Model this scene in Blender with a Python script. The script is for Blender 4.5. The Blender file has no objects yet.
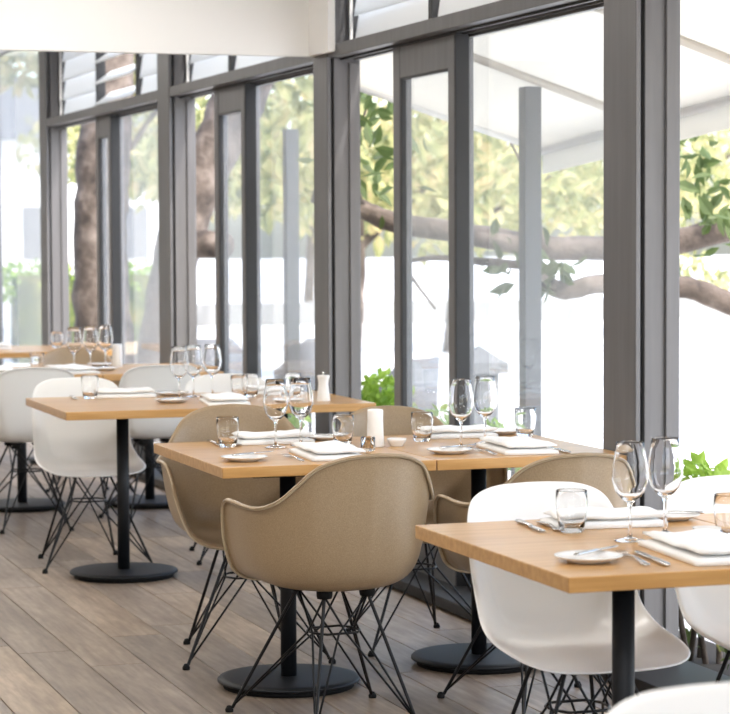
import bpy, bmesh, math, random
from mathutils import Vector, Matrix

random.seed(7)
scene = bpy.context.scene
COL = scene.collection

# ------------------------------------------------------------------ camera
YAW, PITCH, ROLL, EYE = .3221, .05144, -.00432, 1.45
fw = Vector((math.sin(YAW)*math.cos(PITCH), math.cos(YAW)*math.cos(PITCH), -math.sin(PITCH)))
rt = Vector((math.cos(YAW), -math.sin(YAW), 0))
up = rt.cross(fw)
r2 = rt*math.cos(ROLL)+up*math.sin(ROLL)
u2 = -rt*math.sin(ROLL)+up*math.cos(ROLL)
cd = bpy.data.cameras.new('camera')
cd.sensor_fit = 'HORIZONTAL'; cd.sensor_width = 36; cd.lens = 2338/730*36
cd.clip_start = .05; cd.clip_end = 500
cd.dof.use_dof = True; cd.dof.focus_distance = 6.9; cd.dof.aperture_fstop = 7.0
cam = bpy.data.objects.new('camera', cd); COL.objects.link(cam)
M = Matrix.Identity(4)
for i in range(3):
    M[i][0] = r2[i]; M[i][1] = u2[i]; M[i][2] = -fw[i]
M[2][3] = EYE
cam.matrix_world = M
scene.camera = cam

# ------------------------------------------------------------------ sky, sun, exposure
world = bpy.data.worlds.new('sky'); scene.world = world; world.use_nodes = True
wn = world.node_tree.nodes; wl = world.node_tree.links
sky = wn.new('ShaderNodeTexSky'); sky.sky_type = 'NISHITA'; sky.sun_disc = False
sky.sun_elevation = math.radians(52); sky.sun_rotation = math.radians(160)
sky.air_density = 1.0; sky.dust_density = 3.0; sky.ozone_density = 1.0
wl.new(sky.outputs[0], wn['Background'].inputs[0])
wn['Background'].inputs[1].default_value = .85
sd = bpy.data.lights.new('sun', 'SUN'); sd.energy = 4.5; sd.angle = math.radians(1.0); sd.color = (1, .96, .9)
sun = bpy.data.objects.new('sun', sd); COL.objects.link(sun)
sun.rotation_euler = Vector((-.25, .62, -1.0)).to_track_quat('-Z', 'Y').to_euler()
vs = scene.view_settings
vs.view_transform = 'Standard'; vs.look = 'None'; vs.gamma = 1.0; vs.use_curve_mapping = False
vs.exposure = -0.05

# added fill lights out of view, to brighten the room (panels built with the ceiling)
FILLS = [(x_, y_) for x_ in (-3.0, -.6, 1.8) for y_ in (.6, 3.6, 6.4, 9.2, 12.2, 15.2, 18.2)]
for lx, ly in FILLS:
    ad_ = bpy.data.lights.new('fill_light', 'AREA'); ad_.shape = 'SQUARE'; ad_.size = .55
    ad_.energy = 19; ad_.color = (1, .985, .955)
    ao = bpy.data.objects.new('fill_light', ad_); COL.objects.link(ao); ao.location = (lx, ly, 2.955)

# ------------------------------------------------------------------ materials
MATS = {}
def mat(name, color, rough=.5, metal=0, spec=.5, coat=0):
    m = bpy.data.materials.new(name); m.use_nodes = True
    b = m.node_tree.nodes['Principled BSDF']
    b.inputs['Base Color'].default_value = (*color, 1); b.inputs['Roughness'].default_value = rough
    b.inputs['Metallic'].default_value = metal; b.inputs['Specular IOR Level'].default_value = spec
    b.inputs['Coat Weight'].default_value = coat
    MATS[name] = m
    return m
def nodes(m): return m.node_tree.nodes, m.node_tree.links, m.node_tree.nodes['Principled BSDF']
def noise(m, scale, detail=4, sc=(1, 1, 1), rough=.55, coord='Object'):
    n, l, b = nodes(m)
    tc = n.new('ShaderNodeTexCoord'); mp = n.new('ShaderNodeMapping'); mp.inputs['Scale'].default_value = sc
    t = n.new('ShaderNodeTexNoise'); t.inputs['Scale'].default_value = scale
    t.inputs['Detail'].default_value = detail; t.inputs['Roughness'].default_value = rough
    l.new(tc.outputs[coord], mp.inputs[0]); l.new(mp.outputs[0], t.inputs[0])
    return t, mp
def ramp(m, fac, stops):
    n, l, b = nodes(m)
    r = n.new('ShaderNodeValToRGB'); e = r.color_ramp.elements
    while len(e) < len(stops): e.new(.5)
    for el, (p, c) in zip(e, stops): el.position = p; el.color = (*c, 1)
    l.new(fac, r.inputs[0]); return r
def bump(m, fac, strength, dist=.01):
    n, l, b = nodes(m)
    bp = n.new('ShaderNodeBump'); bp.inputs['Strength'].default_value = strength; bp.inputs['Distance'].default_value = dist
    l.new(fac, bp.inputs['Height']); l.new(bp.outputs[0], b.inputs['Normal'])
def mixc(m, a, bcol, fac, mode='MULTIPLY'):
    n, l, b = nodes(m)
    x = n.new('ShaderNodeMix'); x.data_type = 'RGBA'; x.blend_type = mode
    for s, v in ((x.inputs[6], a), (x.inputs[7], bcol)):
        if isinstance(v, tuple): s.default_value = (*v, 1)
        else: l.new(v, s)
    if isinstance(fac, float): x.inputs[0].default_value = fac
    else: l.new(fac, x.inputs[0])
    return x.outputs[2]

def wood(name, c1, c2, c3, rough, coat=0, axis=(1.2, 14, 14), plank=False):
    m = mat(name, c2, rough, coat=coat); n, l, b = nodes(m)
    t, mp = noise(m, 3.0, 6, axis)
    if plank:
        oi = n.new('ShaderNodeObjectInfo'); ad = n.new('ShaderNodeVectorMath'); ad.operation = 'SCALE'
        ad.inputs[0].default_value = (31, 17, 5); l.new(oi.outputs['Random'], ad.inputs['Scale'])
        l.new(ad.outputs[0], mp.inputs['Location'])
    r = ramp(m, t.outputs[0], [(.3, c1), (.5, c2), (.72, c3)])
    col = r.outputs[0]
    if plank:
        rr = ramp(m, oi.outputs['Random'], [(0, (.74, .71, .68)), (.45, (.95, .93, .92)), (.7, (1.1, 1.02, .9)), (1, (1.2, 1.15, 1.1))])
        col = mixc(m, col, rr.outputs[0], 1.0)
        t2, mp2 = noise(m, 2.2, 5, (1.6, .8, 1)); l.new(ad.outputs[0], mp2.inputs['Location'])
        r2_ = ramp(m, t2.outputs[0], [(.32, (.80, .78, .76)), (.55, (1, 1, 1)), (.75, (1.22, 1.22, 1.22))])
        col = mixc(m, col, r2_.outputs[0], 1.0)
        t3, mp3 = noise(m, 40, 3, (1, .3, 1))
        r3 = ramp(m, t3.outputs[0], [(.35, (.86, .86, .86)), (.65, (1.06, 1.06, 1.06))])
        col = mixc(m, col, r3.outputs[0], .8)
    l.new(col, b.inputs['Base Color']); b.inputs['Coat Roughness'].default_value = .25
    bump(m, t.outputs[0], .03, .001)
    return m

wood('oak_top', (.46, .235, .070), (.545, .295, .098), (.63, .365, .14), .32, .35, (1.0, 16, 16))
wood('plank', (.205, .162, .126), (.29, .236, .187), (.39, .322, .26), .42, 0, (14, 1.0, 14), True)
wood('pale_wood', (.55, .42, .27), (.66, .52, .36), (.72, .6, .44), .5)
m = mat('shell_white', (.86, .86, .845), .28); t, _ = noise(m, 260, 2); bump(m, t.outputs[0], .02, .001)
m = mat('shell_beige', (.42, .335, .235), .34); n, l, b = nodes(m)
t, _ = noise(m, 320, 3, (1, 1, 1)); r = ramp(m, t.outputs[0], [(.3, (.27, .19, .108)), (.5, (.33, .235, .138)), (.7, (.39, .29, .18))])
l.new(r.outputs[0], b.inputs['Base Color'])
mat('shell_rim', (.50, .40, .27), .35)
mat('black_wire', (.006, .006, .007), .4, spec=.3)
mat('black_steel', (.008, .009, .011), .5, spec=.3)
mat('black_foot', (.006, .006, .006), .7, spec=.2)
m = mat('grey_paint', (.135, .135, .14), .42); t, _ = noise(m, 5, 4, (6, 6, .4)); n, l, b = nodes(m)
r = ramp(m, t.outputs[0], [(.3, (.100, .099, .102)), (.7, (.124, .123, .127))]); l.new(r.outputs[0], b.inputs['Base Color'])
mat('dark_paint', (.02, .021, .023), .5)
mat('white_plaster', (.83, .825, .80), .75)
m = mat('fill_lens', (.9, .9, .88), .5); nodes(m)[2].inputs['Emission Color'].default_value = (1, .93, .84, 1); nodes(m)[2].inputs['Emission Strength'].default_value = 6  # glow for the added fill panels
mat('white_ceiling', (.85, .85, .83), .8)
mat('china', (.86, .85, .83), .15)
m = mat('linen', (.88, .88, .87), .85); t, _ = noise(m, 300, 2); bump(m, t.outputs[0], .15, .001)
mat('steel', (.62, .61, .6), .2, 1)
m = mat('paving', (.72, .71, .68), .8); t, _ = noise(m, .6, 5); n, l, b = nodes(m)
r = ramp(m, t.outputs[0], [(.3, (.66, .65, .62)), (.7, (.78, .77, .74))]); l.new(r.outputs[0], b.inputs['Base Color'])
m = mat('bark', (.1, .08, .07), .9); t, _ = noise(m, 6, 6, (1, 1, 1)); n, l, b = nodes(m)
r = ramp(m, t.outputs[0], [(.3, (.035, .027, .022)), (.5, (.10, .078, .062)), (.7, (.20, .165, .14))]); l.new(r.outputs[0], b.inputs['Base Color']); bump(m, t.outputs[0], .8, .05)
mat('stone', (.16, .165, .17), .9)
mat('wicker', (.11, .12, .135), .8)
mat('pale_stone', (.26, .26, .255), .9)
mat('soil', (.05, .04, .03), .95)
mat('post_paint', (.05, .058, .066), .5)
mat('side_wall_dark', (.10, .075, .055), .6)
mat('white_metal', (.75, .75, .74), .4)
def leafmat(name, c1, c2, c3):
    m = mat(name, c2, .55); n, l, b = nodes(m)
    t, _ = noise(m, 3.5, 3)
    r = ramp(m, t.outputs[0], [(.33, c1), (.5, c2), (.67, c3)])
    l.new(r.outputs[0], b.inputs['Base Color'])
    tr = n.new('ShaderNodeBsdfTranslucent'); l.new(r.outputs[0], tr.inputs[0])
    mx = n.new('ShaderNodeMixShader'); mx.inputs[0].default_value = .4
    l.new(b.outputs[0], mx.inputs[1]); l.new(tr.outputs[0], mx.inputs[2])
    l.new(mx.outputs[0], n['Material Output'].inputs[0])
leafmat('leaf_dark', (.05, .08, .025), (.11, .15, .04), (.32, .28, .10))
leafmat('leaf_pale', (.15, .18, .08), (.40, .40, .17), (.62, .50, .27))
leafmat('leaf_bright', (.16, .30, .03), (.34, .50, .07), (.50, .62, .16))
leafmat('petal', (.7, .7, .6), (.8, .8, .72), (.85, .85, .8))
# fabric that passes light
m = mat('awning_cloth', (.76, .75, .71), .8)
mat('arm_paint', (.42, .38, .32), .5); n, l, b = nodes(m)
tr = n.new('ShaderNodeBsdfTranslucent'); tr.inputs[0].default_value = (.80, .78, .72, 1)
mx = n.new('ShaderNodeMixShader'); mx.inputs[0].default_value = .45
l.new(b.outputs[0], mx.inputs[1]); l.new(tr.outputs[0], mx.inputs[2]); l.new(mx.outputs[0], n['Material Output'].inputs[0])
m = mat('frosted_glass', (.86, .87, .87), .35); n, l, b = nodes(m)
tr = n.new('ShaderNodeBsdfTranslucent'); tr.inputs[0].default_value = (.80, .81, .80, 1)
mx = n.new('ShaderNodeMixShader'); mx.inputs[0].default_value = .5
l.new(b.outputs[0], mx.inputs[1]); l.new(tr.outputs[0], mx.inputs[2]); l.new(mx.outputs[0], n['Material Output'].inputs[0])
def thin_glass(name, tint, ior, haze=0, rough=0.0):
    m = mat(name, tint, 0); n, l, b = nodes(m)
    tr = n.new('ShaderNodeBsdfTransparent'); tr.inputs[0].default_value = (*tint, 1)
    gl = n.new('ShaderNodeBsdfGlossy'); gl.inputs['Roughness'].default_value = rough
    fr = n.new('ShaderNodeFresnel')
    ge = n.new('ShaderNodeNewGeometry'); mr = n.new('ShaderNodeMapRange')   # same reflectance on both sides of a thin sheet
    mr.inputs['To Min'].default_value = ior; mr.inputs['To Max'].default_value = 1/ior
    l.new(ge.outputs['Backfacing'], mr.inputs['Value']); l.new(mr.outputs[0], fr.inputs[0])
    mx = n.new('ShaderNodeMixShader'); l.new(fr.outputs[0], mx.inputs[0])
    l.new(tr.outputs[0], mx.inputs[1]); l.new(gl.outputs[0], mx.inputs[2])
    out = mx
    if haze:
        df = n.new('ShaderNodeBsdfTranslucent'); df.inputs[0].default_value = (.9, .93, .95, 1)
        m2 = n.new('ShaderNodeMixShader'); m2.inputs[0].default_value = haze
        l.new(mx.outputs[0], m2.inputs[1]); l.new(df.outputs[0], m2.inputs[2]); out = m2
    l.new(out.outputs[0], n['Material Output'].inputs[0]); n.remove(b)
thin_glass('window_glass', (.96, .975, .98), 1.4, .05)
thin_glass('hazy_glass', (.95, .97, .98), 1.4, .07)
m = mat('table_glass', (1, 1, 1), 0); n, l, b = nodes(m)
g_ = n.new('ShaderNodeBsdfGlass'); g_.inputs['IOR'].default_value = 1.3; g_.inputs['Roughness'].default_value = 0
l.new(g_.outputs[0], n['Material Output'].inputs[0]); n.remove(b)

# ------------------------------------------------------------------ helpers
def new_mesh(name, verts, faces, material, smooth=False):
    me = bpy.data.meshes.new(name); me.from_pydata(verts, [], faces); me.update()
    me.materials.append(MATS[material])
    if smooth: me.polygons.foreach_set('use_smooth', [True]*len(me.polygons))
    return me
def bm_mesh(name, bm, material, smooth=False):
    bmesh.ops.recalc_face_normals(bm, faces=bm.faces)
    me = bpy.data.meshes.new(name); bm.to_mesh(me); bm.free(); me.materials.append(MATS[material])
    if smooth: me.polygons.foreach_set('use_smooth', [True]*len(me.polygons))
    return me
def add(name, me, parent=None, loc=(0, 0, 0), rz=0.0, rot=None, scale=None):
    o = bpy.data.objects.new(name, me); COL.objects.link(o)
    if parent: o.parent = parent
    o.location = loc
    o.rotation_euler = rot if rot else (0, 0, rz)
    if scale: o.scale = scale
    return o
def tag(o, label, cat=None, group=None, kind=None):
    o['label'] = label
    if cat: o['category'] = cat
    if group: o['group'] = group
    if kind: o['kind'] = kind
    return o
def struct(o, label=None):
    o['kind'] = 'structure'
    if label: o['label'] = label
    return o
def box_bm(bm, a, b):
    x0, y0, z0 = a; x1, y1, z1 = b
    vs_ = [bm.verts.new(p) for p in ((x0, y0, z0), (x1, y0, z0), (x1, y1, z0), (x0, y1, z0), (x0, y0, z1), (x1, y0, z1), (x1, y1, z1), (x0, y1, z1))]
    for f_ in ((0, 3, 2, 1), (4, 5, 6, 7), (0, 1, 5, 4), (1, 2, 6, 5), (2, 3, 7, 6), (3, 0, 4, 7)):
        bm.faces.new([vs_[i] for i in f_])
def box(name, a, b, material, bevel=0.0, seg=2):
    bm = bmesh.new(); box_bm(bm, a, b)
    if bevel: bmesh.ops.bevel(bm, geom=bm.edges[:], offset=bevel, segments=seg, affect='EDGES', profile=.5)
    return bm_mesh(name, bm, material)
def lathe(name, prof, material, seg=32, smooth=True):
    verts = []; faces = []; rings = []
    for r, z in prof:
        if r < 1e-5: rings.append([len(verts)]); verts.append((0, 0, z))
        else:
            rings.append(list(range(len(verts), len(verts)+seg)))
            verts += [(r*math.cos(2*math.pi*i/seg), r*math.sin(2*math.pi*i/seg), z) for i in range(seg)]
    for a, b in zip(rings, rings[1:]):
        for i in range(seg):
            j = (i+1) % seg
            if len(a) == 1 and len(b) == 1: continue
            if len(a) == 1: faces.append((a[0], b[j], b[i]))
            elif len(b) == 1: faces.append((a[i], a[j], b[0]))
            else: faces.append((a[i], a[j], b[j], b[i]))
    return new_mesh(name, verts, faces, material, smooth)
def tube_data(paths, seg=8):
    """paths: list of [(point, radius), ...]"""
    verts = []; faces = []
    for path in paths:
        pts = [Vector(p) for p, r in path]; base = len(verts); prev = None
        for i, (p, r) in enumerate(path):
            d = (pts[min(i+1, len(pts)-1)]-pts[max(i-1, 0)]).normalized()
            if prev is None:
                ref = Vector((0, 0, 1)) if abs(d.z) < .9 else Vector((1, 0, 0))
                a = d.cross(ref).normalized()
            else: a = (prev-d*prev.dot(d)).normalized()      # carry the frame along, no twist
            prev = a; b = d.cross(a)
            for k in range(seg):
                t = 2*math.pi*k/seg
                verts.append(tuple(pts[i]+(a*math.cos(t)+b*math.sin(t))*r))
        for i in range(len(pts)-1):
            for k in range(seg):
                q = (k+1) % seg
                faces.append((base+i*seg+k, base+i*seg+q, base+(i+1)*seg+q, base+(i+1)*seg+k))
        faces.append(tuple(base+k for k in range(seg))[::-1])
        faces.append(tuple(base+(len(pts)-1)*seg+k for k in range(seg)))
    return verts, faces
def tube(name, paths, material, seg=8, smooth=True):
    v, f_ = tube_data(paths, seg); return new_mesh(name, v, f_, material, smooth)
def catmull(pts, n):
    out = []
    P = [Vector(p) for p in pts]
    for i in range(len(P)-1):
        p0 = P[max(i-1, 0)]; p1 = P[i]; p2 = P[i+1]; p3 = P[min(i+2, len(P)-1)]
        for k in range(n):
            t = k/n
            out.append(.5*((2*p1)+(p2-p0)*t+(2*p0-5*p1+4*p2-p3)*t*t+(3*p1-p0-3*p2+p3)*t**3))
    out.append(P[-1]); return out

# ------------------------------------------------------------------ room shell
X_FACE, X_OUT = 3.22, 3.38
floor = struct(add('floor', box('floor', (-5, -2, -.3), (3.42, 21, -.0125), 'plank')), 'grey-brown timber plank floor of the dining room')
PW, PL = .19, 1.86
pm = box('plank', (-PW/2+.0018, -PL/2+.0018, -.0125), (PW/2-.0018, PL/2-.0018, 0), 'plank', .0015, 1)
x = 1.505-PW*12; ci = 0
while x < 3.13-PW/2+.12:
    off = {12: 0.0}.get(ci, random.uniform(0, PL))
    y = 8.07-PL/2-PL*2+ (off if ci != 12 else 0) - PL
    while y-PL/2 < 17.4:
        if x+PW/2 < 3.2 and y > 3.4: add('plank', pm, floor, (x, y, 0))
        y += PL
    x += PW; ci += 1
ceiling = struct(add('ceiling', box('ceiling', (-5, -2, 3.0), (3.42, 21, 3.15), 'white_ceiling')), 'white ceiling')
lp_frame = box('fill_panel', (-.31, -.31, .005), (.31, .31, .04), 'white_plaster', .004)  # added panels, out of view, that carry the fill light
lp_lens = box('fill_diffuser', (-.28, -.28, 0), (.28, .28, .005), 'fill_lens')
for lx, ly in FILLS:
    lo_ = add('fill_panel', lp_frame, ceiling, (lx, ly, 2.96))
    add('fill_diffuser', lp_lens, lo_)
# unseen sides shaped for the light: left wall darkened, rear left open
struct(add('wall_left', box('wall_left', (-5.15, -2, 0), (-5, 21, 3), 'side_wall_dark')), 'unseen side wall, kept dark to cut light from the left')
wb = add('wall_back', None); struct(wb, 'unseen rear wall, left wide open to admit daylight')
add('head_wall', box('head_wall', (-5, -2.15, 2.8), (3.42, -2, 3.0), 'white_plaster'), wb)
add('sill_wall', box('sill_wall', (-5, -2.15, 0), (3.42, -2, .8), 'white_plaster'), wb)
for xx in (-5, -1, 3.02):
    add('pier', box('pier', (xx, -2.15, 0), (xx+.4, -2, 2.8), 'white_plaster'), wb)
struct(add('wall_far', box('wall_far', (-5, 21, 0), (3.42, 21.15, 3), 'white_plaster')), 'white far end wall')

# window wall
wr = add('wall_right', None); struct(wr, 'window wall of grey painted posts and rails')
COLS = [(3.55, 3.80), (6.89, 7.14), (10.18, 10.39), (13.21, 13.49), (16.99, 17.25), (19.95, 20.2)]
for a, b in COLS:
    p = add('post', box('post', (X_FACE+.034, a, 0), (X_OUT, b, 3.0), 'grey_paint', .003), wr)
    add('face_board', box('face_board', (X_FACE, a-.004, .05), (X_FACE+.018, b, 3.0), 'grey_paint', .003), wr)
    add('backing_strip', box('backing_strip', (X_FACE+.018, a+.02, .05), (X_FACE+.034, b-.02, 3.0), 'dark_paint'), p)
    add('stop_bead', box('stop_bead', (X_FACE+.105, a-.014, .09), (X_FACE+.15, a, 2.24), 'grey_paint', .002), p)
add('end_post', box('end_post', (X_FACE, 20.2, 0), (X_OUT, 21, 3), 'grey_paint'), wr)
add('end_post', box('end_post', (X_FACE, -2, 0), (X_OUT, 3.55, 3), 'grey_paint'), wr)
struct(add('trim_2', box('sill_track', (3.145, 3.3, 0), (3.44, 20.2, .045), 'dark_paint', .004)), 'dark sill track along the foot of the windows')
for i in range(4):
    y0 = COLS[i][1]; y1 = COLS[i+1][0]
    add('transom', box('transom', (X_FACE+.004, y0, 2.262), (X_OUT, y1, 2.318), 'grey_paint', .003), wr)
    add('door_track', box('door_track', (3.285, y0, 2.252), (3.30, y1, 2.262), 'dark_paint'), wr)
    add('door_track', box('door_track', (3.350, y0, 2.254), (3.38, y1, 2.262), 'grey_paint'), wr)

def sliding_door(n, ya, yb, label):
    d = add('door_%d' % n, None, None, (3.325, ya, .045)); struct(d, label)
    w = yb-ya; h = 2.252-.045
    add('stile', box('stile', (-.03, 0, 0), (.025, .07, h), 'grey_paint', .002), d)
    add('stile', box('stile', (-.03, w-.085, 0), (.025, w, h), 'grey_paint', .002), d)
    add('top_rail', box('top_rail', (-.028, .07, h-.13), (.022, w-.085, h), 'grey_paint', .002), d)
    add('bottom_rail', box('bottom_rail', (-.028, .07, 0), (.022, w-.085, .17), 'grey_paint', .002), d)
    add('pane', box('pane', (-.004, .07, .17), (.002, w-.085, h-.13), 'window_glass'), d)
    add('dark_edge_strip', box('dark_edge_strip', (-.026, -.008, 0), (.03, 0, h), 'dark_paint'), d)  # dark strip added for the shaded near side of the stile
    add('bead', box('bead', (-.026, w-.095, .17), (-.005, w-.085, h-.13), 'dark_paint'), d)
    add('bead', box('bead', (-.026, .07, h-.14), (-.005, w-.085, h-.13), 'dark_paint'), d)
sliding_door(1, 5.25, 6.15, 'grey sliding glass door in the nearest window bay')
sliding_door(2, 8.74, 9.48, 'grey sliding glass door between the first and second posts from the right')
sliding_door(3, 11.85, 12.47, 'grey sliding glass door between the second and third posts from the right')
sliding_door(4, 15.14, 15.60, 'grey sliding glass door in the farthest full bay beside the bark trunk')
def fixed_pane(n, ya, yb, label, top=2.254, glass='window_glass'):
    d = add('window_%d' % n, None, None, (3.372, ya, .045)); struct(d, label)
    w = yb-ya; h = top-.045
    add('pane', box('pane', (-.003, .01, .09), (.003, w-.01, h-.012), glass), d)
    add('window_frame', box('window_frame', (-.008, 0, 0), (.018, w, .09), 'grey_paint', .002), d)
    add('window_frame', box('window_frame', (-.008, 0, h-.012), (.018, w, h), 'grey_paint', .002), d)
    add('window_frame', box('window_frame', (-.008, w-.03, .09), (.018, w, h-.012), 'grey_paint', .002), d)
fixed_pane(1, 3.80, 5.35, 'tall fixed glass pane of the nearest bay')
fixed_pane(2, 7.14, 8.80, 'tall fixed glass pane left of the nearest grey post')
fixed_pane(3, 10.39, 11.92, 'tall fixed glass pane left of the second post')
fixed_pane(4, 13.49, 15.20, 'tall fixed glass pane left of the third post')
fixed_pane(5, 17.25, 19.95, 'hazy fixed glass pane at the far left end', 3.0, 'hazy_glass')

# clerestory louvres above the transom
def louvres(n, ya, yb, mull, label, open_bay=None):
    d = add('window_%d' % n, None, None, (3.355, ya, 2.318)); struct(d, label)
    cuts = [0]+[m_-ya for m_ in mull]+[yb-ya]
    for m_ in mull:
        add('mullion', box('mullion', (-.03, m_-ya-.022, 0), (.03, m_-ya+.022, .68), 'dark_paint', .002), d)
    for ybt in (0.0, yb-ya-.02):
        add('louvre_channel', box('louvre_channel', (-.03, ybt, 0), (.03, ybt+.02, .68), 'dark_paint'), d)
        add('louvre_channel', box('louvre_channel', (-.034, ybt+(.022 if ybt == 0 else -.012), 0), (-.02, ybt+(.032 if ybt == 0 else -.002), .68), 'white_metal'), d)
    for q, (a, b) in enumerate(zip(cuts, cuts[1:])):
        bl = box('louvre_blade', (-.003, a+.035, -.078), (.003, b-.035, .078), 'frosted_glass')
        for k in range(5):
            ang = .16 if open_bay != q else .95
            add('louvre_blade', bl, d, (0, 0, .07+k*.14), rot=(0, ang, 0))
louvres(6, 3.80, 6.89, (5.3,), 'frosted glass louvres above the nearest bay')
louvres(7, 7.14, 10.18, (9.10,), 'frosted glass louvres above the bay with the awning')
louvres(8, 10.39, 13.21, (12.26,), 'frosted glass louvres above the middle bay')
louvres(9, 13.49, 16.99, (14.5, 15.7), 'frosted glass louvres above the farthest full bay', 1)

# white bulkhead beam that returns round the second post
bm = bmesh.new()
pts = [(-5, 10.34), (3.185, 10.34), (3.185, 10.05), (3.219, 10.05), (3.219, 10.40), (-5, 10.40)]
lo = [bm.verts.new((x_, y_, 2.281)) for x_, y_ in pts]; hi = [bm.verts.new((x_, y_, 3.0)) for x_, y_ in pts]
bm.faces.new(lo[::-1]); bm.faces.new(hi)
for i in range(6): bm.faces.new((lo[i], lo[(i+1) % 6], hi[(i+1) % 6], hi[i]))
struct(add('trim_1', bm_mesh('bulkhead', bm, 'white_plaster')), 'white plastered bulkhead beam across the room')

# ------------------------------------------------------------------ outside
gr = struct(add('ground', box('ground', (3.44, -30, -.5), (120, 160, -.12), 'paving')), 'bright sunlit pale paving outside')
gl_ = struct(add('ground', box('ground', (-120, -60, -.6), (3.44, 160, -.31), 'paving')), 'pale paving round the building')

# ------------------------------------------------------------------ chairs
def shell_mesh(name, rim_half, z0, bez, material, lip, nseg=5, nr=14):
    right = catmull(rim_half, nseg)
    rim = right+[Vector((-p.x, p.y, p.z)) for p in right[-2:0:-1]]
    n = len(rim); verts = []; faces = []
    (b1, k1), (b2, k2) = bez
    def gk(t):
        return (3*(1-t)**2*t*b1+3*(1-t)*t*t*b2+t**3, 3*(1-t)**2*t*k1+3*(1-t)*t*t*k2+t**3)
    verts.append((0, 0, z0))
    for i in range(1, nr+1):
        g, k = gk(i/nr)
        for p in rim:
            verts.append((p.x*g, p.y*g, z0+(p.z-z0)*k))
    # rolled lip
    nrm = []
    for i, p in enumerate(rim):
        tan = rim[(i+1) % n]-rim[i-1]
        o = Vector((tan.y, -tan.x, 0))
        if o.length < 1e-6: o = Vector((p.x, p.y, 0))
        o.normalize()
        if o.dot(Vector((p.x, p.y, 0))) < 0: o = -o
        nrm.append(o)
    for dx, dz in ((.6, -.05), (1.0, -.55)):
        for p, o in zip(rim, nrm):
            q = p+o*lip*dx+Vector((0, 0, lip*dz)); verts.append(tuple(q))
    tot = nr+2
    for k in range(n): faces.append((0, 1+k, 1+(k+1) % n))
    for i in range(tot-1):
        for k in range(n):
            q = (k+1) % n
            faces.append((1+i*n+k, 1+(i+1)*n+k, 1+(i+1)*n+q, 1+i*n+q))
    me = new_mesh(name, verts, faces, material, True)
    ob = bpy.data.objects.new('tmp', me); COL.objects.link(ob)
    so = ob.modifiers.new('s', 'SOLIDIFY'); so.thickness = .006; so.offset = -1
    su = ob.modifiers.new('u', 'SUBSURF'); su.levels = 1; su.render_levels = 1
    dg = bpy.context.evaluated_depsgraph_get()
    res = bpy.data.meshes.new_from_object(ob.evaluated_get(dg)); res.name = name
    bpy.data.objects.remove(ob)
    return res
SIDE_RIM = [(0, .235, .414), (.09, .234, .415), (.165, .222, .422), (.206, .185, .435), (.224, .11, .448), (.227, .02, .460), (.222, -.06, .482),
            (.214, -.12, .526), (.212, -.165, .598), (.207, -.20, .675), (.196, -.230, .738), (.172, -.252, .783), (.118, -.264, .806), (.05, -.269, .812), (0, -.270, .813)]
ARM_RIM = [(0, .262, .396), (.10, .260, .398), (.172, .249, .410), (.225, .230, .450), (.258, .208, .540), (.274, .178, .622), (.284, .130, .664), (.290, .05, .668),
           (.287, -.03, .662), (.272, -.105, .664), (.240, -.168, .690), (.205, -.218, .738), (.162, -.258, .788), (.09, -.288, .816), (0, -.298, .824)]
BEZ = ((.80, -.03), (.74, .10))
BEZA = ((.92, -.06), (.88, .07))
SHELL = {'white': shell_mesh('side_shell', SIDE_RIM, .432, BEZ, 'shell_white', .006),
         'beige': shell_mesh('arm_shell', ARM_RIM, .408, BEZA, 'shell_beige', .012)}
_r = catmull(ARM_RIM, 5); _r = _r+[Vector((-p.x, p.y, p.z)) for p in _r[-2:0:-1]]+[_r[0]]
RIM = tube('rim', [[(tuple(p+Vector((p.x, p.y, 0)).normalized()*.009-Vector((0, 0, .0035))), .0048) for p in _r]], 'shell_rim', 6)
FR, RR = (.235, .225), (.165, -.235)
MT = (.07, .095)
def leg_me(sx, front):
    fx, fy = FR if front else RR
    top = (sx*MT[0], MT[1] if front else -MT[1], .422)
    k = (sx*fx, fy, .016)
    e = (sx*(fx+.012), fy+(.012 if front else -.012), .008)
    return tube('leg', [[(top, .0055), ((top[0]*.96+k[0]*.04, top[1]*.96+k[1]*.04, .40), .0055), (k, .0055), (e, .005)]], 'black_wire', 8)
LEG = {(sx, fr): leg_me(sx, fr) for sx in (1, -1) for fr in (True, False)}
GLIDE = lathe('glide', [(0, 0), (.012, 0), (.013, .008), (.007, .02), (0, .022)], 'black_foot', 10)
MOUNT = lathe('mount', [(0, .405), (.022, .405), (.024, .415), (.024, .432), (0, .432)], 'black_foot', 12)
ring = [(.075, .02, .285), (.05, .065, .285), (-.05, .065, .285), (-.075, .02, .285), (-.075, -.03, .285), (-.05, -.07, .285), (.05, -.07, .285), (.075, -.03, .285), (.075, .02, .285)]
RING = tube('wire_ring', [[(p, .004) for p in ring]], 'black_wire', 6)
def brace(a, b, t1, t2, m1, m2):
    return tube('brace', [[(a, .0036), (t1, .0036), (m1, .0036)], [(b, .0036), (t2, .0036), (m2, .0036)]], 'black_wire', 6)
F1, F2, B1, B2 = (-FR[0], FR[1], .02), (FR[0], FR[1], .02), (-RR[0], RR[1], .02), (RR[0], RR[1], .02)
BR = [brace(F1, F2, (-.012, .066, .285), (.012, .066, .285), (MT[0], MT[1], .41), (-MT[0], MT[1], .41)),
      brace(B1, B2, (-.012, -.071, .285), (.012, -.071, .285), (MT[0], -MT[1], .41), (-MT[0], -MT[1], .41)),
      brace(F1, B1, (-.076, .01, .285), (-.076, -.02, .285), (-MT[0], -MT[1], .41), (-MT[0], MT[1], .41)),
      brace(F2, B2, (.076, .01, .285), (.076, -.02, .285), (MT[0], -MT[1], .41), (MT[0], MT[1], .41))]
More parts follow.
